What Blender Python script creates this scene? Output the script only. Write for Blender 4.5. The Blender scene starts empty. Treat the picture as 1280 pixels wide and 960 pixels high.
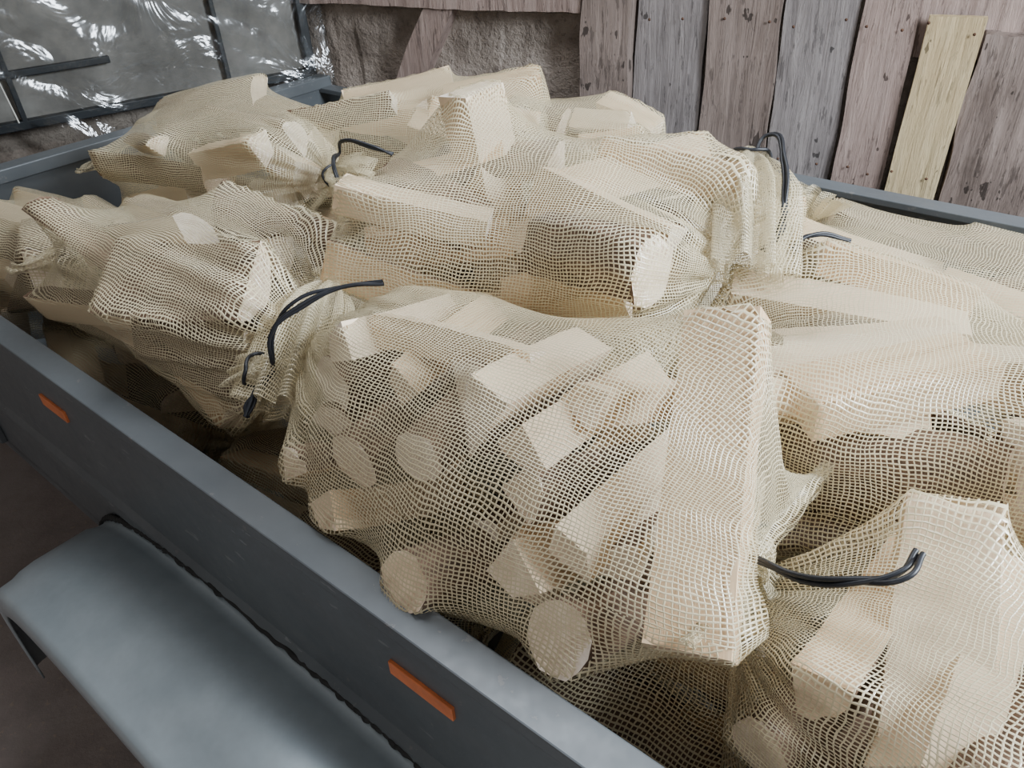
import bpy, math, random
import numpy as np
from mathutils import Matrix, Vector, noise
from mathutils.bvhtree import BVHTree
D=bpy.data; COL=bpy.context.collection
rad=math.radians

# ------------------------------------------------------------------ helpers
def link(o,parent=None):
    COL.objects.link(o)
    if parent is not None: o.parent=parent
    return o
def empty(name,mat=None):
    e=D.objects.new(name,None); e.empty_display_size=.1; COL.objects.link(e)
    if mat is not None: e.matrix_world=mat
    return e
def mesh_obj(name,verts,faces,mat=None,parent=None,smooth=False,mw=None):
    me=D.meshes.new(name); me.from_pydata([tuple(v) for v in verts],[],faces); me.update()
    if mat:
        for m in (mat if isinstance(mat,(list,tuple)) else [mat]): me.materials.append(m)
    if smooth: me.polygons.foreach_set('use_smooth',[True]*len(me.polygons))
    o=D.objects.new(name,me); link(o,parent)
    if mw is not None: o.matrix_world=mw
    return o
def bevel(o,w=.004,s=2):
    m=o.modifiers.new('b','BEVEL'); m.width=w; m.segments=s; m.limit_method='ANGLE'; return o
def box(name,x0,x1,y0,y1,z0,z1,mat,parent=None,bw=.003):
    v=[(x,y,z) for x in (x0,x1) for y in (y0,y1) for z in (z0,z1)]
    f=[(0,1,3,2),(4,6,7,5),(0,4,5,1),(2,3,7,6),(0,2,6,4),(1,5,7,3)]
    o=mesh_obj(name,v,f,mat,parent)
    if bw: bevel(o,bw)
    return o
def prism(name,prof,axis0,axis1,mat,parent=None,bw=.002):
    """profile (y,z) list extruded along x"""
    n=len(prof)
    v=[(axis0,p[0],p[1]) for p in prof]+[(axis1,p[0],p[1]) for p in prof]
    f=[(i,(i+1)%n,n+(i+1)%n,n+i) for i in range(n)]+[tuple(range(n))[::-1],tuple(range(n,2*n))]
    o=mesh_obj(name,v,f,mat,parent)
    if bw: bevel(o,bw)
    return o
def curve(name,strands,r,mat,parent=None):
    cu=D.curves.new(name,'CURVE'); cu.dimensions='3D'; cu.bevel_depth=r; cu.bevel_resolution=2; cu.resolution_u=8
    for pts in strands:
        s=cu.splines.new('BEZIER'); s.bezier_points.add(len(pts)-1)
        for b,p in zip(s.bezier_points,pts):
            b.co=p; b.handle_left_type=b.handle_right_type='AUTO'
    cu.materials.append(mat)
    return link(D.objects.new(name,cu),parent)

class N:
    def __init__(s,name):
        s.m=D.materials.new(name); s.m.use_nodes=True; s.t=s.m.node_tree; s.t.nodes.clear()
        s.out=s.n('ShaderNodeOutputMaterial')
    def n(s,ty,**k):
        x=s.t.nodes.new(ty)
        for a,b in k.items(): setattr(x,a,b)
        return x
    def l(s,a,b): s.t.links.new(a,b)
    def inp(s,node,key,val):
        if hasattr(val,'links'): s.l(val,node.inputs[key])
        else: node.inputs[key].default_value=val
    def math(s,op,a,b=0.,c=0.):
        x=s.n('ShaderNodeMath',operation=op)
        s.inp(x,0,a); s.inp(x,1,b); s.inp(x,2,c); return x.outputs[0]
    def noise(s,vec,scale,detail=3.,rough=.5,dist=0.):
        x=s.n('ShaderNodeTexNoise'); s.l(vec,x.inputs['Vector'])
        x.inputs['Scale'].default_value=scale; x.inputs['Detail'].default_value=detail
        x.inputs['Roughness'].default_value=rough; x.inputs['Distortion'].default_value=dist
        return x.outputs['Fac']
    def mapping(s,vec,scale,loc=(0,0,0)):
        x=s.n('ShaderNodeMapping'); s.l(vec,x.inputs['Vector']); x.inputs['Scale'].default_value=scale
        x.inputs['Location'].default_value=loc; return x.outputs[0]
    def ramp(s,fac,stops):
        x=s.n('ShaderNodeValToRGB'); s.l(fac,x.inputs[0]); e=x.color_ramp.elements
        while len(e)<len(stops): e.new(.5)
        for el,(p,c) in zip(e,stops): el.position=p; el.color=(*c,1)
        return x.outputs[0]
    def mix(s,f,a,b,mode='MIX'):
        x=s.n('ShaderNodeMix',data_type='RGBA',blend_type=mode)
        s.inp(x,0,f)
        for k,v in ((6,a),(7,b)):
            if hasattr(v,'links'): s.l(v,x.inputs[k])
            else: x.inputs[k].default_value=(*v,1)
        return x.outputs[2]
    def bsdf(s,col,rough=.7,metal=0.,spec=.5,bump=None,bs=.3,bd=.01):
        b=s.n('ShaderNodeBsdfPrincipled')
        if hasattr(col,'links'): s.l(col,b.inputs['Base Color'])
        else: b.inputs['Base Color'].default_value=(*col,1)
        s.inp(b,'Roughness',rough); b.inputs['Metallic'].default_value=metal
        b.inputs['Specular IOR Level'].default_value=spec
        if bump is not None:
            bp=s.n('ShaderNodeBump'); bp.inputs['Strength'].default_value=bs; bp.inputs['Distance'].default_value=bd
            s.l(bump,bp.inputs['Height']); s.l(bp.outputs[0],b.inputs['Normal'])
        return b
    def done(s,b): s.l(b.outputs[0],s.out.inputs[0]); return s.m

# ------------------------------------------------------------------ materials
def mat_wood(name,end=False,bark=False):
    m=N(name); a=m.n('ShaderNodeAttribute',attribute_name='gl').outputs['Vector']
    per=m.noise(a,.35,0)           # slowly varying -> differs log to log
    if bark:
        v=m.mapping(a,(14,60,60)); n1=m.noise(v,1.,5,.7)
        c=m.ramp(n1,[(.3,(.07,.045,.03)),(.55,(.18,.11,.07)),(.75,(.32,.22,.15))])
        return m.done(m.bsdf(c,.9,bump=n1,bs=.7,bd=.004))
    if end:
        n1=m.noise(a,70.,4,.7)
        c=m.mix(m.ramp(per,[(.4,(0,0,0)),(.6,(1,1,1))]),m.ramp(n1,[(.3,(.72,.55,.40)),(.6,(.95,.80,.64))]),m.ramp(n1,[(.3,(.84,.70,.58)),(.6,(1.,.91,.80))]))
        return m.done(m.bsdf(c,.85,bump=n1,bs=.5,bd=.003))
    v=m.mapping(a,(3,55,55)); n1=m.noise(v,1.,5,.65,.3); n2=m.noise(a,4.,2)
    c=m.ramp(n1,[(.25,(.44,.27,.14)),(.5,(.74,.54,.34)),(.8,(.90,.74,.53))])
    c=m.mix(m.math('MULTIPLY',n2,.5),c,(.78,.54,.30))
    c=m.mix(m.ramp(per,[(.4,(0,0,0)),(.6,(.6,.6,.6))]),c,(.92,.79,.62))
    return m.done(m.bsdf(c,.75,bump=n1,bs=.5,bd=.003))
M_side=mat_wood('split_wood'); M_end=mat_wood('wood_end',end=True); M_bark=mat_wood('bark',bark=True)

def mat_net(name,col,wu=.36,wv=.26):
    m=N(name); uv=m.n('ShaderNodeUVMap',uv_map='UVMap').outputs[0]
    w=m.n('ShaderNodeTexNoise'); m.l(uv,w.inputs['Vector']); w.inputs['Scale'].default_value=.045; w.inputs['Detail'].default_value=1
    w2=m.n('ShaderNodeTexNoise'); m.l(uv,w2.inputs['Vector']); w2.inputs['Scale'].default_value=.3; w2.inputs['Detail'].default_value=1
    def off(src,k):
        s=m.n('ShaderNodeVectorMath',operation='SUBTRACT'); m.l(src,s.inputs[0]); s.inputs[1].default_value=(.5,.5,.5)
        x=m.n('ShaderNodeVectorMath',operation='SCALE'); m.l(s.outputs[0],x.inputs[0]); x.inputs['Scale'].default_value=k
        return x.outputs[0]
    a1=m.n('ShaderNodeVectorMath',operation='ADD'); m.l(uv,a1.inputs[0]); m.l(off(w.outputs['Color'],8.),a1.inputs[1])
    a2=m.n('ShaderNodeVectorMath',operation='ADD'); m.l(a1.outputs[0],a2.inputs[0]); m.l(off(w2.outputs['Color'],.7),a2.inputs[1])
    sp=m.n('ShaderNodeSeparateXYZ'); m.l(a2.outputs[0],sp.inputs[0])
    pu=m.math('PINGPONG',sp.outputs[0],.5); pv=m.math('PINGPONG',sp.outputs[1],.5)   # 0..0.5
    nz=m.noise(uv,.9,2); vw=m.math('MULTIPLY_ADD',nz,.22,-.11)
    lu=m.math('LESS_THAN',pu,m.math('ADD',vw,wu*.5)); lv=m.math('LESS_THAN',pv,m.math('ADD',vw,wv*.5))
    al=m.math('MAXIMUM',lu,lv)
    h=m.math('MAXIMUM',m.math('SUBTRACT',wu*.5,pu),m.math('SUBTRACT',wv*.5,pv))
    big=m.noise(uv,.03,2)
    c=m.mix(big,col,tuple(x*.85 for x in col))
    b=m.bsdf(c,.33,spec=.9,bump=h,bs=.6,bd=.003)
    tl=m.n('ShaderNodeBsdfTranslucent'); m.l(c,tl.inputs[0])
    mx=m.n('ShaderNodeMixShader'); mx.inputs[0].default_value=.10; m.l(b.outputs[0],mx.inputs[1]); m.l(tl.outputs[0],mx.inputs[2])
    tr=m.n('ShaderNodeBsdfTransparent')
    mm=m.n('ShaderNodeMixShader'); m.l(al,mm.inputs[0]); m.l(tr.outputs[0],mm.inputs[1]); m.l(mx.outputs[0],mm.inputs[2])
    return m.done(mm)
M_net=mat_net('mesh_net',(.78,.68,.45)); 

def simple(name,col,rough,metal=0.,ns=8.,var=.25,bs=.1,bd=.003,spec=.5):
    m=N(name); g=m.n('ShaderNodeTexCoord').outputs['Object']; n=m.noise(g,ns,5,.6)
    c=m.ramp(n,[(.3,tuple(x*(1-var) for x in col)),(.7,tuple(min(1,x*(1+var)) for x in col))])
    return m.done(m.bsdf(c,rough,metal,spec,bump=n,bs=bs,bd=bd))
M_cord=simple('black_cord',(.012,.014,.02),.45,ns=60)

# ------------------------------------------------------------------ firewood bags
ANG=math.atan2(-.657,.754)
TM=Matrix.Rotation(ANG,4,'Z')       # trailer frame -> world

def add_log(V,F,MI,GL,rng,c,d,roll,L,kind,R):
    d=Vector(d).normalized(); up=Vector((0,0,1)) if abs(d.z)<.9 else Vector((1,0,0))
    y=up.cross(d).normalized(); z=d.cross(y)
    if kind=='quarter':
        A=rng.uniform(70,110); k=6; pts=[(0,0,0)]+[(R*math.cos(rad(A*i/k)),R*math.sin(rad(A*i/k)),1) for i in range(k+1)]
    elif kind=='half':
        k=9; pts=[(R*math.cos(rad(180*i/k)),R*.85*math.sin(rad(180*i/k)),1) for i in range(k+1)]
    elif kind=='round':
        k=14; pts=[(R*.8*math.cos(2*math.pi*i/k),R*.8*math.sin(2*math.pi*i/k),1) for i in range(k)]
    elif kind=='slab':
        pts=[(-R,-R*.5,0),(R,-R*.45,0),(R*.9,R*.4,0),(-R*.85,R*.5,0)]
    else:
        pts=[(0,0,0),(R*1.2,.1*R,0),(R*.9,R*.8,0),(R*.1,R*1.05,0)]
    cx=sum(p[0] for p in pts)/len(pts); cy=sum(p[1] for p in pts)/len(pts)
    pts=[((p[0]-cx)*rng.uniform(.93,1.07),(p[1]-cy)*rng.uniform(.93,1.07),p[2]) for p in pts]
    n=len(pts); seg=5; base=len(V); off=Vector((rng.uniform(0,50),rng.uniform(0,50),rng.uniform(0,50)))
    tw=rng.uniform(-.12,.12); bd=rng.uniform(-.006,.006)
    for s in range(seg+1):
        f=s/seg-.5
        for i,(a,b,bk) in enumerate(pts):
            ca=math.cos(roll+tw*f); sa=math.sin(roll+tw*f); k=1+rng.uniform(-.03,.03)
            py=(a*ca-b*sa)*k; pz=(a*sa+b*ca)*k+bd*(1-4*f*f)
            px=f*L+(rng.uniform(-.003,.003) if s in(0,seg) else 0)
            V.append(Vector(c)+d*px+y*py+z*pz); GL.append(off+Vector((px,a,b)))
    for s in range(seg):
        for i in range(n):
            j=(i+1)%n; q=base+s*n
            F.append((q+i,q+j,q+n+j,q+n+i)); MI.append(2 if pts[i][2] and pts[j][2] else 0)
    F.append(tuple(base+i for i in range(n))[::-1]); MI.append(1)
    F.append(tuple(base+seg*n+i for i in range(n))); MI.append(1)

def bag(c,yaw,pitch,roll,h,seed,logs='x',neck=(.0,.0),flare=.07,flr=.049,ndir=(1,0,0),tlogs=(),cord=None,nu=150,pleat=.010,plen=.4,
        pitchm=.0048,inset=0.,seamw=.8,name='firewood_mesh_bag',seamz=0.,lr=1.,dil=8,skip=0.,iters=170):
    """tlogs: (end point nearest the viewer side in trailer frame, direction, roll, length, kind, R)"""
    rng=random.Random(seed); hx,hy,hz=h
    mw=TM@Matrix.Translation(c)@Matrix.Rotation(rad(yaw),4,'Z')@Matrix.Rotation(rad(pitch),4,'Y')@Matrix.Rotation(rad(roll),4,'X')
    iv=(TM.inverted()@mw).inverted(); iv3=iv.to_3x3()
    root=empty(name,mw)
    V=[];F=[];MI=[];GL=[]
    kinds=['quarter','quarter','half','round','tri','quarter','tri']
    ins=.012+inset
    if logs=='y':     # logs lie across the bag
        nx=max(3,round(2*hx/.10)); nz=max(2,round(2*hz/.10))
        for i in range(nx):
            for k in range(nz):
                if rng.random()<skip: continue
                fx=(i+.5)/nx*2-1; fz=(k+.5)/nz*2-1
                shrink=1-.16*abs(fx)**2
                p=(fx*(hx-.03-inset)+rng.uniform(-.012,.012),rng.uniform(-.02,.02),fz*(hz-.03-inset)*shrink+rng.uniform(-.012,.012))
                ll=2*(hy-ins)*(1-.18*abs(fz)**2-.1*abs(fx)**3)*rng.uniform(.8,1)
                add_log(V,F,MI,GL,rng,p,(rng.uniform(-.2,.2),1,rng.uniform(-.15,.15)),rng.uniform(0,6.28),ll,rng.choice(kinds),rng.uniform(.036,.055)*lr)
    else:
        ny=max(2,round(2*hy/.11)); nz=max(2,round(2*hz/.11))
        for hxk in (-1,1):
            for i in range(ny):
                for k in range(nz):
                    if rng.random()<skip: continue
                    fy=(i+.5)/ny*2-1; fz=(k+.5)/nz*2-1; q=max(0,abs(fy)*abs(fz)-.15)
                    p=(hxk*(hx*.5-.01)+rng.uniform(-.03,.03),fy*(hy-.035)*(1-.2*q)+rng.uniform(-.018,.018),fz*(hz-.035)*(1-.2*q)+rng.uniform(-.02,.02))
                    add_log(V,F,MI,GL,rng,p,(1,rng.uniform(-.55,.55),rng.uniform(-.35,.35)),rng.uniform(0,6.28),(hx*.9)*rng.uniform(.7,1.05),rng.choice(kinds),rng.uniform(.036,.066)*lr)
    for (e,d_,ro,L,k_,R_) in tlogs:
        d2=(iv3@Vector(d_)).normalized(); e2=iv@Vector(e); add_log(V,F,MI,GL,rng,e2+d2*L*.5,d2,ro,L,k_,R_)
    lo=mesh_obj('split_logs',V,F,[M_side,M_end,M_bark],root)
    lo.data.polygons.foreach_set('material_index',MI)
    at=lo.data.attributes.new('gl','FLOAT_VECTOR','POINT'); at.data.foreach_set('vector',[x for g in GL for x in g])
    bvh=BVHTree.FromPolygons(V,F)
    # ---- net: shrink-wrapped taut membrane over the logs
    u=np.arange(nu)*2*np.pi/nu; cu,su=np.cos(u),np.sin(u)
    a=hx-min(hy,hz)*.75; rows=[]
    ndens=.007*150/nu
    def rowd(o,phi,sg):
        s,cc=math.sin(phi),math.cos(phi)
        return ('p',np.array([o,0,0.]),np.stack([np.full(nu,sg*s),cc*cu,cc*su],1))
    rows.append(('f',np.stack([np.full(nu,-hx-.02),cu*hy*seamw,su*.006+seamz],1)))
    rows.append(('f',np.stack([np.full(nu,-hx-.008),cu*hy*seamw*1.01,su*.008+seamz],1)))
    for _ in range(6): rows.append(('c',))
    nc=12
    for i in range(nc): rows.append(rowd(-a,rad(62)*(1-i/nc),-1))
    nb=int(2*a/ndens)
    for i in range(nb+1): rows.append(rowd(-a+2*a*i/nb,0,1))
    for i in range(1,nc+1): rows.append(rowd(a,rad(66)*i/nc,1))
    for _ in range(8): rows.append(('c',))
    nd=np.array(ndir,float); nd/=np.linalg.norm(nd)
    ax=np.cross(nd,[0,0,1.]); ax/=np.linalg.norm(ax); ay=np.cross(nd,ax)
    P0=np.array([hx+.028,neck[0],neck[1]])
    ns=max(10,int(flare/.008)); ph=rng.uniform(0,6)
    for i in range(ns):
        s=i/(ns-1); sm=s*flare
        r=.019 if sm<.01 else .019+(flr-.019)*min(1,(sm-.01)/.06)**.7
        rr=r*(1+.34*min(1,sm/.03)*np.cos(9*u+ph+2*s)+.15*np.cos(4*u+ph))
        cen=P0+nd*sm+np.array([0,0,-.012*s*s])
        rows.append(('f',cen+np.outer(rr*cu,ax*1.2)+np.outer(rr*su,ay*.85)))
    nv=len(rows)
    O=np.zeros((nv,nu,3)); E=np.zeros((nv,nu,3)); R=np.zeros((nv,nu)); ty=np.array([{'f':0,'c':1,'p':2}[r[0]] for r in rows])
    P=np.zeros((nv,nu,3))
    for i,r in enumerate(rows):
        if r[0]=='f': P[i]=r[1]
        elif r[0]=='p':
            O[i]=r[1]; E[i]=r[2]
            for j in range(nu):
                e=Vector(r[2][j]); o=Vector(r[1]); hit=bvh.ray_cast(o+e*.7,-e,.7)
                R[i,j]=(.7-hit[3]) if hit[0] is not None else 0
            dd=E[i]; ell=1/np.sqrt((dd[:,0]/(hx-a+1e-3))**2+(dd[:,1]/hy)**2+(dd[:,2]/hz)**2)
            R[i]=np.maximum(R[i],ell*.62)
    R[ty==2]+=.004
    pr=np.where(ty==2)[0]; R0=R[pr]
    G=R0.copy()
    for s in range(1,dil+1):
        G=np.maximum(G,np.maximum(np.roll(R0,s,1),np.roll(R0,-s,1)))
        G[s:]=np.maximum(G[s:],R0[:-s]); G[:-s]=np.maximum(G[:-s],R0[s:])
    r=G; P[pr]=O[pr]+E[pr]*r[...,None]
    i0,i1=pr[0],pr[-1]
    for k in range(2,i0): t=(k-1)/(i0-1); P[k]=P[1]*(1-t)+P[i0]*t
    fe=nv-ns
    for k in range(i1+1,fe): t=(k-i1)/(fe-i1); P[k]=P[i1]*(1-t)+P[fe]*t
    cr=ty==1; p2=ty==2
    for it in range(iters):
        Q=P.copy(); Q[1:-1]=(P[:-2]+P[2:]+np.roll(P,1,1)[1:-1]+np.roll(P,-1,1)[1:-1])/4
        P[cr]=Q[cr]
        rn=((Q[p2]-O[p2])*E[p2]).sum(-1); rn=np.maximum(rn,R[p2])
        P[p2]=O[p2]+E[p2]*rn[...,None]
    du=np.roll(P,-1,1)-np.roll(P,1,1); dv=np.zeros_like(P); dv[1:-1]=P[2:]-P[:-2]; dv[0]=P[1]-P[0]; dv[-1]=P[-1]-P[-2]
    Nn=np.cross(du,dv); Nn/=np.linalg.norm(Nn,axis=2,keepdims=True)+1e-9
    cenv=P.mean(axis=1,keepdims=True)
    if ((P-cenv)*Nn).sum()<0: Nn=-Nn
    v=np.arange(nv)/(nv-1)
    ve=np.arange(nv)/fe
    amp=pleat*np.clip((ve-(1-plen))/plen,0,1)**1.2*np.where(np.arange(nv)>=fe,0,1)
    amp2=pleat*.5*np.clip((.14-v)/.14,0,1)
    ph1=rng.uniform(0,6); sk=rng.uniform(-2,2)
    dis=np.zeros((nv,nu))
    for i in range(nv):
        wob=np.array([noise.noise(Vector((math.cos(x)*1.5+seed,math.sin(x)*1.5,v[i]*2))) for x in u])
        dis[i]=amp[i]*(.5+.5*np.cos(17*u+ph1+sk*v[i]+6*wob))+amp[i]*.5*(.5+.5*np.cos(31*u+8*wob))+amp2[i]*(.5+.5*np.cos(13*u+5*wob))
        if ty[i]: 
            w3=np.array([noise.noise(Vector((math.cos(x)*4+seed,math.sin(x)*4,v[i]*6+x*1.2))) for x in u])
            dis[i]+=.003*np.abs(w3)
    P=P+Nn*dis[...,None]
    vl=np.concatenate([[0],np.cumsum(np.linalg.norm(P[1:]-P[:-1],axis=2).mean(1))])/pitchm
    NU=round(2*math.pi*math.sqrt((hy*hy+hz*hz)/2)*1.1/.0051)
    faces=[];uvs=[]
    for i in range(nv-1):
        for j in range(nu):
            j2=(j+1)%nu
            faces.append((i*nu+j,i*nu+j2,(i+1)*nu+j2,(i+1)*nu+j))
            ua=j/nu*NU; ub=(j+1)/nu*NU; uvs+= [ua,vl[i],ub,vl[i],ub,vl[i+1],ua,vl[i+1]]
    ne=mesh_obj('net',P.reshape(-1,3),faces,M_net,root,smooth=True)
    uvl=ne.data.uv_layers.new(name='UVMap'); uvl.data.foreach_set('uv',uvs)
    if cord is not None:
        rg=random.Random(seed+5); S=[]
        ring=[tuple(P0+nd*.006+ax*.023*math.cos(t)*1.2+ay*.021*math.sin(t)+nd*(.004*math.sin(3*t))) for t in np.linspace(0,4.2*math.pi,26)]
        S.append(ring)
        inv=mw.inverted()
        for path in cord:
            for k in range(3):
                S.append([tuple(inv@(TM@(Vector(p)+Vector([rg.uniform(-.005,.005) for _ in range(3)])*(0 if q==0 else 1)))) for q,p in enumerate(path)])
        curve('drawstring',S,.0026,M_cord,root)
    return root

# main bag (near rail, neck to the left); log ends face the near side of the trailer
dn=(.05,.82,-.42)
bag((-.485,.555,.925),180,0,6,(.31,.205,.18),3,'y',neck=(.12,.0),ndir=(1,.3,-.2),flare=.035,flr=.03,inset=.05,skip=.3,dil=16,iters=110,
    tlogs=[((-.275,.645,1.10),(.12,-.27,-.205),.25,.325,'slab',.042),
           ((-.473,.485,1.005),dn,1.0,.24,'half',.054),((-.359,.52,1.035),dn,.3,.24,'tri',.042),
           ((-.364,.44,.965),dn,2.2,.25,'quarter',.052),((-.343,.38,.915),dn,3.6,.25,'tri',.048),
           ((-.454,.33,.872),dn,0,.25,'round',.042),((-.277,.36,.89),dn,0,.25,'round',.046),
           ((-.68,.37,.90),dn,1,.22,'quarter',.042),((-.60,.345,.875),dn,4,.22,'tri',.040),
           ((-.66,.52,1.02),(.9,.15,.02),0,.22,'tri',.04)],
    cord=[[(-.80,.44,.94),(-.80,.455,1.0),(-.775,.49,1.03),(-.74,.53,1.045),(-.70,.565,1.05)],[(-.80,.44,.94),(-.80,.415,.93),(-.80,.395,.915),(-.79,.385,.905)]])
bag((-.67,.83,.995),18,0,0,(.26,.20,.17),12,'x',neck=(.13,.125),ndir=(.12,-.9,-.45),pleat=.014,flare=.20,flr=.042,dil=9,skip=.1,
    tlogs=[((-.80,.87,1.205),(.15,.0,-1),0.3,.30,'slab',.05),((-.60,.92,1.13),(.9,.3,-.1),0,.2,'tri',.05)],
    cord=[[(-.43,1.04,1.12),(-.425,1.075,1.14),(-.385,1.03,1.13),(-.36,.986,1.10),(-.345,.945,1.05),(-.358,.935,1.035)]])
bag((-1.16,.53,.91),2,2,-6,(.285,.185,.165),23,'x',neck=(.04,.10),ndir=(.35,-.8,-.5),pleat=.018,plen=.5,flare=.20,flr=.042,dil=8)
bag((-1.52,.86,.965),12,0,0,(.27,.19,.155),33,'x',neck=(-.02,.02),skip=.1,
    cord=[[(-1.22,.93,1.02),(-1.19,.92,1.05),(-1.14,.95,1.04),(-1.12,.98,1.02)],[(-1.22,.93,1.02),(-1.18,.88,1.02),(-1.16,.87,.98)]])
bag((-1.18,1.13,.965),20,0,0,(.26,.19,.165),41,'x')
bag((-.92,1.34,.945),5,0,0,(.16,.14,.14),43,'x',neck=(-.05,.05),ndir=(.8,-.3,-.3),dil=10)
bag((-.57,1.24,.85),60,0,0,(.17,.13,.15),47,'x',neck=(0,.03),ndir=(.3,0,1))
bag((-.20,1.42,.775),0,0,0,(.31,.19,.15),53,'x')
bag((-.05,.90,.88),195,0,0,(.33,.21,.16),63,'x',neck=(-.08,.04),skip=.15,
    tlogs=[((-.21,.71,.985),(.6,.75,.05),0,.22,'slab',.045),((-.30,1.0,1.02),(.8,.3,-.2),0,.2,'tri',.045),((.1,.74,.96),(-.2,.8,.2),0,.25,'quarter',.05)],
    cord=[[(-.34,1.06,.97),(-.36,1.07,.99),(-.34,1.1,1.0),(-.30,1.13,.99)]])
bag((.13,.51,.83),176,0,4,(.28,.185,.175),71,'y',neck=(.0,.10),ndir=(.5,0,.4),flare=.05,inset=.02,skip=.2,dil=9,
    tlogs=[((-.03,.66,.965),(.12,-.42,-.18),.2,.26,'slab',.045),((.07,.40,.93),dn,0,.2,'round',.045),((.14,.48,.96),dn,2,.2,'quarter',.05)],
    cord=[[(-.17,.52,.93),(-.15,.50,.957),(-.11,.49,.967),(-.07,.495,.985),(-.04,.515,1.0),(-.035,.54,1.0)]])
bag((-1.72,.55,.80),8,0,0,(.27,.18,.16),83,'x')
# lower layer
for i,(t,n,y) in enumerate([(-.15,.53,0),(-.78,.53,180),(-1.4,.53,0),(-1.98,.98,90),(-1.45,1.0,0),(-.85,1.0,180),(-.22,1.0,0),(-1.3,1.43,0),(-1.85,1.43,90) ,(-.72,1.43,0),(.42,.55,90),(.42,1.05,90)]):
    hh=(.25,.17,.14) if y==90 else (.28,.19,.15)
    bag((t,n,.62),y,0,0,hh,100+i,'x',nu=90,iters=90)

# ------------------------------------------------------------------ trailer
m=N('trailer_steel'); g=m.n('ShaderNodeTexCoord').outputs['Object']; n1=m.noise(g,3.,5,.65); n2=m.noise(g,40.,4,.7); n4=m.noise(m.mapping(g,(4,4,30)),1.,4,.6)
n6=m.noise(m.mapping(g,(14,3,60)),1.,3,.6)
c=m.ramp(n1,[(.3,(.08,.095,.11)),(.7,(.135,.158,.175))]); c=m.mix(m.math('MULTIPLY',m.math('GREATER_THAN',n2,.66),.3),c,(.30,.27,.25))
c=m.mix(m.math('MULTIPLY',n4,.4),c,(.21,.205,.20)); c=m.mix(m.math('MULTIPLY',m.math('GREATER_THAN',n6,.68),.4),c,(.34,.35,.36))
M_st=m.done(m.bsdf(c,m.math('MULTIPLY_ADD',n2,.3,.3),.25,.5,bump=n2,bs=.05,bd=.002))
m=N('fender_steel'); g=m.n('ShaderNodeTexCoord').outputs['Object']; n1=m.noise(g,5.,5,.65); n2=m.noise(g,90.,3,.6)
c=m.ramp(n1,[(.3,(.34,.41,.46)),(.7,(.50,.58,.63))]); c=m.mix(m.math('MULTIPLY',n2,.25),c,(.30,.32,.34))
M_fe=m.done(m.bsdf(c,m.math('MULTIPLY_ADD',n1,.25,.22),.45,.6,bump=n2,bs=.05,bd=.001))
M_or=simple('orange_reflector',(.70,.20,.07),.35,ns=30)
M_rub=simple('tyre_rubber',(.02,.02,.02),.8,ns=50)
M_rim=simple('wheel_rim_steel',(.5,.5,.5),.4,.8)
tr=empty('utility_trailer',TM)
X0,X1=-2.25,.75; NI,NO=1.66,1.70
prism('side_panel_near',[(.300,.44),(.300,.56),(.292,.575),(.292,.60),(.300,.615),(.300,.822),(.291,.832),(.291,.852),(.335,.852),(.335,.835),(.312,.83),(.308,.44)],X0,X1,M_st,tr)
prism('side_panel_far',[(NO,.44),(NO,.83),(NO+.012,.835),(NO+.012,.855),(NI,.855),(NI,.84),(NI+.03,.83),(NI+.03,.44)][::-1],X0,X1,M_st,tr)
box('headboard',X0-.02,X0+.02,.30,NO,.44,.85,M_st,tr)
box('headboard_rail',X0-.03,X0+.03,.29,NO+.01,.85,.885,M_st,tr)
box('tailboard',X1-.01,X1+.02,.30,NO,.44,.82,M_st,tr)
box('bed_floor',X0,X1,.30,NO,.42,.455,M_st,tr)
for i,(a_,b_) in enumerate([(-1.325,-1.235),(-.462,-.366),(.3,.39)]): box('reflector_%d'%(i+1),a_,b_,.2955,.3005,.748,.770,M_or,tr,.001)
for i,t in enumerate((-1.8,-.05,.6)): box('stake_pocket_%d'%(i+1),t-.03,t+.03,.285,.30,.45,.60,M_st,tr)
box('chassis_beam',X0-.1,X1,.42,.48,.34,.42,M_st,tr); box('chassis_beam_far',X0-.1,X1,1.5,1.56,.34,.42,M_st,tr)
box('drawbar',X0-1.0,X0,.96,1.04,.34,.42,M_st,tr)
def fender(name,n0,n1):
    cx,ax_,z0,hz_=-.76,.60,.22,.365; V=[];F=[]; K=80; sg=1 if n0<n1 else -1
    prof=[(n0,-.045),(n0,-.012),(n0+.004*sg,-.003),(n0+.012*sg,0),(n0+.035*sg,.002),(n0+.05*sg,.007),(n0+.075*sg,.010),(n1-.045*sg,.010),(n1-.03*sg,.004),(n1-.012*sg,.002),(n1,.010)]
    rim=[]
    for i in range(K+1):
        th=math.pi*i/K; e=.62
        x=math.copysign(abs(math.cos(th))**e,math.cos(th)); z=abs(math.sin(th))**e
        nx,nz=math.cos(th)/ax_,math.sin(th)/hz_; q=math.hypot(nx,nz)
        for (pn,o) in prof: V.append((cx-ax_*x-o*nx/q,pn,z0+hz_*z+o*nz/q))
        rim.append((cx-ax_*x-.01*nx/q,n1-.006*sg,z0+hz_*z+.012*nz/q))
    P_=len(prof)
    for i in range(K):
        for j in range(P_-1): F.append((i*P_+j,i*P_+j+1,(i+1)*P_+j+1,(i+1)*P_+j))
    o=mesh_obj(name,V,F,M_fe,tr,smooth=True); s=o.modifiers.new('s','SOLIDIFY'); s.thickness=.003
    rg=random.Random(4)
    pts=[]
    for a_,b_ in zip(rim[4:-4],rim[5:-3]):
        for k in range(4):
            f=k/4; pts.append(tuple(a_[q]*(1-f)+b_[q]*f+rg.uniform(-.002,.002) for q in range(3)))
    curve(name+'_sealant',[pts],.005,M_rub,tr)
fender('fender_near',.088,.300); fender('fender_far',1.92,1.70)
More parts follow.
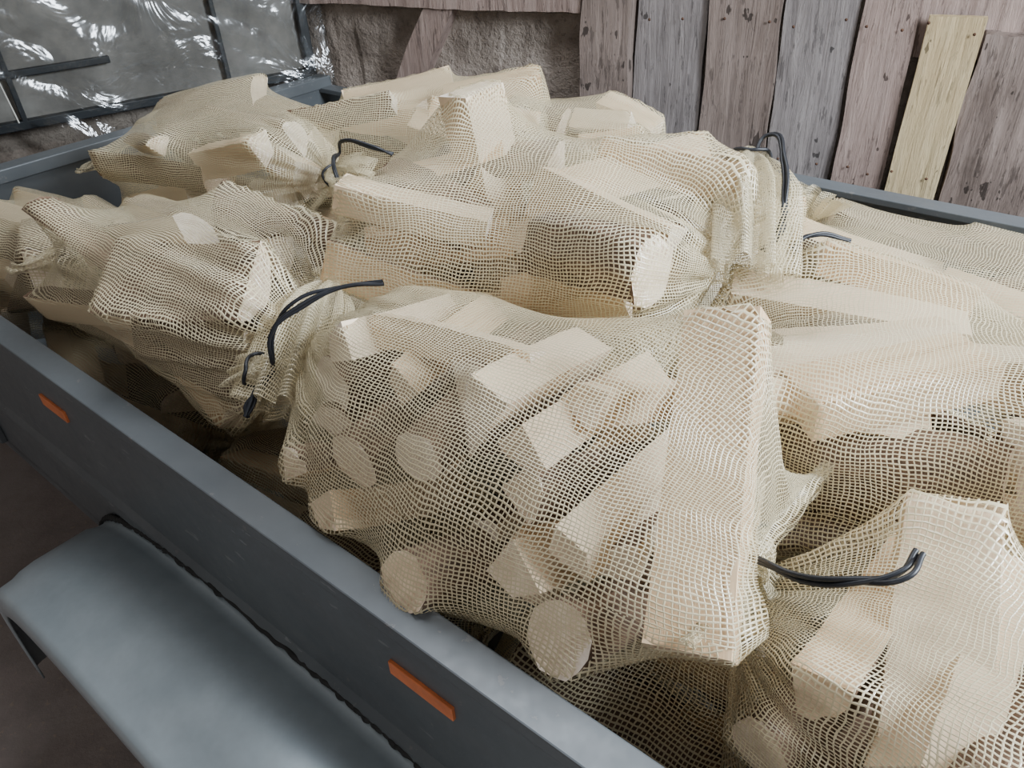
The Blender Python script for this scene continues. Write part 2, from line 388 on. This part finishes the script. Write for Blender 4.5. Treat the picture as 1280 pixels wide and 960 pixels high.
def wheel(name,n,side):
    V=[];F=[];K=48
    prof=[(.15,-.06),(.19,-.075),(.23,-.078),(.255,-.065),(.26,-.035),(.26,.035),(.255,.065),(.23,.078),(.19,.075),(.15,.06)]
    for i in range(K):
        a_=2*math.pi*i/K
        for (r,w) in prof:
            rr=r-(.006 if (i%2 and r>.25) else 0); V.append((-.76+rr*math.cos(a_),n+w,.262+rr*math.sin(a_)))
    P_=len(prof)
    for i in range(K):
        for j in range(P_-1): F.append((i*P_+j,((i+1)%K)*P_+j,((i+1)%K)*P_+j+1,i*P_+j+1))
    mesh_obj(name+'_tyre',V,F,M_rub,tr,smooth=True)
    V=[];F=[];prof=[(.155,-.062*side),(.14,-.05*side),(.11,-.02*side),(.07,-.045*side),(0.001,-.05*side)]
    for i in range(K):
        a_=2*math.pi*i/K
        for (r,w) in prof: V.append((-.76+r*math.cos(a_),n+w,.262+r*math.sin(a_)))
    for i in range(K):
        for j in range(4): F.append((i*5+j,((i+1)%K)*5+j,((i+1)%K)*5+j+1,i*5+j+1))
    mesh_obj(name+'_rim',V,F,M_rim,tr,smooth=True)
wheel('wheel_near',.195,1); wheel('wheel_far',1.81,-1)
box('axle',-.79,-.73,.2,1.8,.23,.29,M_st,tr)

# ------------------------------------------------------------------ building
def plankmat(name,c0,c1,c2,rough=.9,kn=.72,stain=None):
    m=N(name); g=m.n('ShaderNodeTexCoord').outputs['Object']
    v=m.mapping(g,(38,38,2.4)); n1=m.noise(v,1.,7,.75,.5); n2=m.noise(m.mapping(g,(5,5,2.5)),1.,5,.7); n3=m.noise(m.mapping(g,(26,26,13)),1.,3,.6)
    n5=m.noise(m.mapping(g,(70,70,9)),1.,4,.7)
    c=m.ramp(n1,[(.26,c0),(.5,c1),(.75,c2)])
    c=m.mix(m.ramp(n2,[(.42,(0,0,0)),(.66,(.8,.8,.8))]),c,stain or tuple(x*1.3+.03 for x in c1))
    c=m.mix(m.math('MULTIPLY',m.math('GREATER_THAN',n3,kn),.8),c,tuple(x*.3 for x in c0))
    c=m.mix(m.math('MULTIPLY',m.math('GREATER_THAN',n5,.60),.5),c,tuple(x*.45 for x in c0))
    return m.done(m.bsdf(c,rough,bump=n1,bs=1.,bd=.014,spec=.15))
Pg=plankmat('weathered_grey',(.12,.105,.10),(.24,.212,.205),(.36,.325,.31),kn=.68)
Pb=plankmat('weathered_brown',(.09,.07,.06),(.215,.165,.142),(.34,.275,.24),kn=.64)
Pr=plankmat('weathered_pink',(.15,.105,.09),(.31,.23,.20),(.44,.35,.31),kn=.68)
Py=plankmat('fresh_board',(.38,.30,.17),(.62,.50,.30),(.72,.61,.41),kn=.72,stain=(.52,.39,.22))
m=N('rough_infill'); g=m.n('ShaderNodeTexCoord').outputs['Object']; n1=m.noise(g,5.,6,.7); n2=m.noise(g,45.,4,.75)
c=m.ramp(n1,[(.3,(.18,.145,.12)),(.55,(.37,.31,.265)),(.8,(.52,.45,.40))]); c=m.mix(m.math('MULTIPLY',m.math('GREATER_THAN',n2,.6),.5),c,(.14,.11,.095))
Pd=m.done(m.bsdf(c,.95,bump=n2,bs=.9,bd=.02,spec=.1))
WB=Matrix(((.906,.423,0,.423*2.292),(-.423,.906,0,.906*2.292),(0,0,1,0),(0,0,0,1)))
wb=empty('wall_back',WB)
def rough_box(name,x0,x1,y0,y1,z0,z1,mat,parent,amp=.006,seed=0,shear=0.):
    """weathered timber: finely divided box with uneven edges"""
    nx=max(2,int((x1-x0)/.02)); nz=max(4,int((z1-z0)/.03)); V=[];F=[]
    idx={}
    def vid(i,j,k):
        key=(i,j,k)
        if key not in idx:
            x=x0+(x1-x0)*i/nx; z=z0+(z1-z0)*k/nz; y=y0 if j==0 else y1
            nn=noise.noise_vector(Vector((x*3+seed,y*3,z*5)))*amp+noise.noise_vector(Vector((x*25+seed,y,z*9)))*amp*.4
            idx[key]=len(V); V.append((x+nn.x*1.2+shear*(z-z0),y+(nn.y if j==0 else 0),z+nn.z))
        return idx[key]
    for i in range(nx):
        for k in range(nz): F.append((vid(i,0,k),vid(i+1,0,k),vid(i+1,0,k+1),vid(i,0,k+1)))
    for k in range(nz):
        F.append((vid(0,0,k),vid(0,0,k+1),vid(0,1,k+1),vid(0,1,k))); F.append((vid(nx,0,k),vid(nx,1,k),vid(nx,1,k+1),vid(nx,0,k+1)))
    for i in range(nx):
        F.append((vid(i,0,nz),vid(i+1,0,nz),vid(i+1,1,nz),vid(i,1,nz))); F.append((vid(i,0,0),vid(i,1,0),vid(i+1,1,0),vid(i+1,0,0)))
    return mesh_obj(name,V,F,mat,parent)
H=2.6
box('wall_back_backing',-2.0,3.2,.05,.10,0,H,Pd,wb,0)
rough_box('infill_panel_1',-2.0,-.76,.02,.05,0,H,Pd,wb,.02,1)
rough_box('post_1',-.768,-.63,-.05,.05,0,H,Pb,wb,.012,2)
for i,(a_,b_,mt,y) in enumerate([(-.622,-.428,Pg,0),(-.42,-.232,Pb,-.012),(-.226,-.05,Pg,.004),(-.042,.088,Pr,-.01)]):
    rough_box('wall_plank_%d'%(i+1),a_,b_,y,y+.03,.05,H,mt,wb,.006,10+i*7)
rough_box('light_board',.098,.222,-.03,-.005,.45,1.107,Py,wb,.002,77,.02)
rough_box('wall_plank_5',.235,.62,-.02,.04,.0,1.075,Pb,wb,.020,90)
rough_box('wall_plank_6',.09,.62,.02,.05,1.0,H,Pr,wb,.008,95)
for i in range(9): rough_box('wall_plank_%d'%(7+i),.63+i*.27,.63+i*.27+.26,0,.03,0,H,[Pg,Pb,Pr][i%3],wb,.006,120+i)
rough_box('beam_1',-2.0,-.768,-.04,.04,1.10,1.22,Pr,wb,.008,31)
rough_box('beam_2',-2.0,-.768,-.03,.04,.62,.74,Pb,wb,.008,33)
rough_box('brace_1',-1.495,-1.395,-.035,.03,.74,1.10,Pr,wb,.006,35,.60)
rough_box('post_2',-1.95,-1.82,-.04,.04,0,H,Pb,wb,.008,36)
M_nail=simple('rusty_nail',(.10,.05,.03),.7,.5)
k=0; rg=random.Random(9)
for s in (-.58,-.47,-.38,-.27,-.19,-.08,-.01,.06,.12,.2):
    for z in (1.09,.72):
        k+=1; s_=s+rg.uniform(-.02,.02); z_=z+rg.uniform(-.02,.01); yy=-.022-(.02 if s>.09 else 0)
        V=[(s_,yy,z_)]+[(s_+.004*math.cos(q*math.pi/4),yy+.004,z_+.004*math.sin(q*math.pi/4)) for q in range(8)]
        mesh_obj('nail_%d'%k,V,[(0,1+q,1+(q+1)%8) for q in range(8)],M_nail,wb)
# wall_left : behind plastic-wrapped window
dl=Vector((1.1,.67,0)).normalized(); nl=Vector((-dl.y,dl.x,0))
WL=Matrix(((dl.x,nl.x,0,-.60),(dl.y,nl.y,0,2.78),(0,0,1,0),(0,0,0,1)))
wl=empty('wall_left',WL)
rough_box('wall_left_infill',-4.2,.0,.10,.16,0,H,Pd,wl,.03,41)
rough_box('sill_beam',-4.2,.0,.04,.13,.60,.74,Pb,wl,.01,43)
M_dark=simple('dark_frame',(.02,.023,.028),.5,ns=20)
wi=empty('window_1',WL)
yb=0.0
for nm,x0,x1,z0,z1 in [('frame_right',-.03,.0,.88,2.0),('frame_bottom',-2.2,.0,.88,.905),('frame_top',-2.2,0,1.97,2.0),('frame_left',-2.2,-2.17,.88,2.0)]:
    box(nm,x0,x1,yb,yb+.035,z0,z1,M_dark,wi,.003)
box('bar_h',-2.2,-.62,yb,yb+.02,1.02,1.04,M_dark,wi); box('bar_v1',-.30,-.285,yb,yb+.02,.9,2,M_dark,wi); box('bar_v2',-.90,-.885,yb,yb+.02,.9,2,M_dark,wi); box('bar_v3',-1.5,-1.485,yb,yb+.02,.9,2,M_dark,wi)
m=N('window_glass'); g=m.n('ShaderNodeTexCoord').outputs['Object']; n1=m.noise(g,5.,5,.65)
c=m.ramp(n1,[(.35,(.11,.10,.09)),(.6,(.24,.22,.20)),(.8,(.36,.34,.31))])
box('pane',-2.2,0,.03,.034,.9,1.98,m.done(m.bsdf(c,.5)),wi,0)
m=N('clear_plastic_sheet'); g=m.n('ShaderNodeTexCoord').outputs['Object']; n1=m.noise(m.mapping(g,(5,1,5)),1.,4.,.6,.9)
gl=m.n('ShaderNodeBsdfGlossy'); gl.inputs['Color'].default_value=(.95,.97,1,1); gl.inputs['Roughness'].default_value=.15
bp=m.n('ShaderNodeBump'); bp.inputs['Strength'].default_value=.7; bp.inputs['Distance'].default_value=.022; m.l(n1,bp.inputs['Height']); m.l(bp.outputs[0],gl.inputs['Normal'])
tp=m.n('ShaderNodeBsdfTransparent'); tp.inputs[0].default_value=(.9,.92,.92,1)
ms=m.n('ShaderNodeMixShader'); fr=m.n('ShaderNodeFresnel'); m.l(bp.outputs[0],fr.inputs['Normal']); fr.inputs[0].default_value=1.38
m.l(m.math('ADD',fr.outputs[0],.045),ms.inputs[0]); m.l(tp.outputs[0],ms.inputs[1]); m.l(gl.outputs[0],ms.inputs[2])
M_pl=m.done(ms)
nx,nz=200,110; V=[];F=[]
for i in range(nx+1):
    for k in range(nz+1):
        x=-2.25+2.29*i/nx; z=.84+1.18*k/nz
        y=-.035-.022*noise.noise(Vector((x*4,z*3,1)))-.028*abs(noise.noise(Vector((x*6+z*6,z*4-x*2,4))))-.005*abs(noise.noise(Vector((x*22,z*14,9))))
        V.append((x,y,z+.02*noise.noise(Vector((x*5,0,3)))))
for i in range(nx):
    for k in range(nz): a_=i*(nz+1)+k; F.append((a_,a_+nz+1,a_+nz+2,a_+1))
mesh_obj('plastic_sheet',V,F,M_pl,wi,smooth=True)
curve('hanging_string',[[(-.93,-.08,1.5),(-.925,-.085,1.15),(-.91,-.08,.92)]],.002,simple('string',(.6,.6,.55),.7),wi)
# ground
m=N('barn_floor'); g=m.n('ShaderNodeTexCoord').outputs['Object']; n1=m.noise(g,3.,6,.7); n2=m.noise(g,60.,4,.7)
c=m.ramp(n1,[(.3,(.18,.15,.14)),(.7,(.32,.27,.25))]); c=m.mix(m.math('MULTIPLY',m.math('GREATER_THAN',n2,.63),.4),c,(.40,.31,.22))
mesh_obj('floor',[(-5,-5,0),(6,-5,0),(6,5,0),(-5,5,0)],[(0,1,2,3)],m.done(m.bsdf(c,.9,bump=n2,bs=.4,bd=.006)))

# ------------------------------------------------------------------ camera and light
cam=D.cameras.new('camera'); co=D.objects.new('camera',cam); COL.objects.link(co)
cam.sensor_width=36; cam.lens=36*967/1280; cam.clip_start=.02
co.matrix_world=Matrix.Translation((0,0,1.5))@Matrix.Rotation(rad(55),4,'X')@Matrix.Rotation(rad(-3.3),4,'Z')
bpy.context.scene.camera=co
w=D.worlds.new('w'); w.use_nodes=True; bpy.context.scene.world=w
w.node_tree.nodes['Background'].inputs[0].default_value=(.86,.82,.80,1); w.node_tree.nodes['Background'].inputs[1].default_value=.18
def area(name,loc,target,sx,sy,power,col):
    l=D.lights.new(name,'AREA'); l.shape='RECTANGLE'; l.size=sx; l.size_y=sy; l.energy=power; l.color=col
    o=D.objects.new(name,l); COL.objects.link(o); o.location=loc
    o.rotation_euler=(Vector(target)-Vector(loc)).to_track_quat('-Z','Y').to_euler(); return o
area('doorway_daylight',(2.0,.15,2.05),(.4,.5,.9),.8,.9,165,(.84,.92,1.))
area('roof_skylight',(.0,1.6,3.0),(-.1,.7,.8),1.1,.8,36,(.92,.96,1.))
area('doorway_daylight_rear',(-.9,-2.0,2.2),(-.5,.8,.7),1.0,1.0,18,(1.,.97,.93))
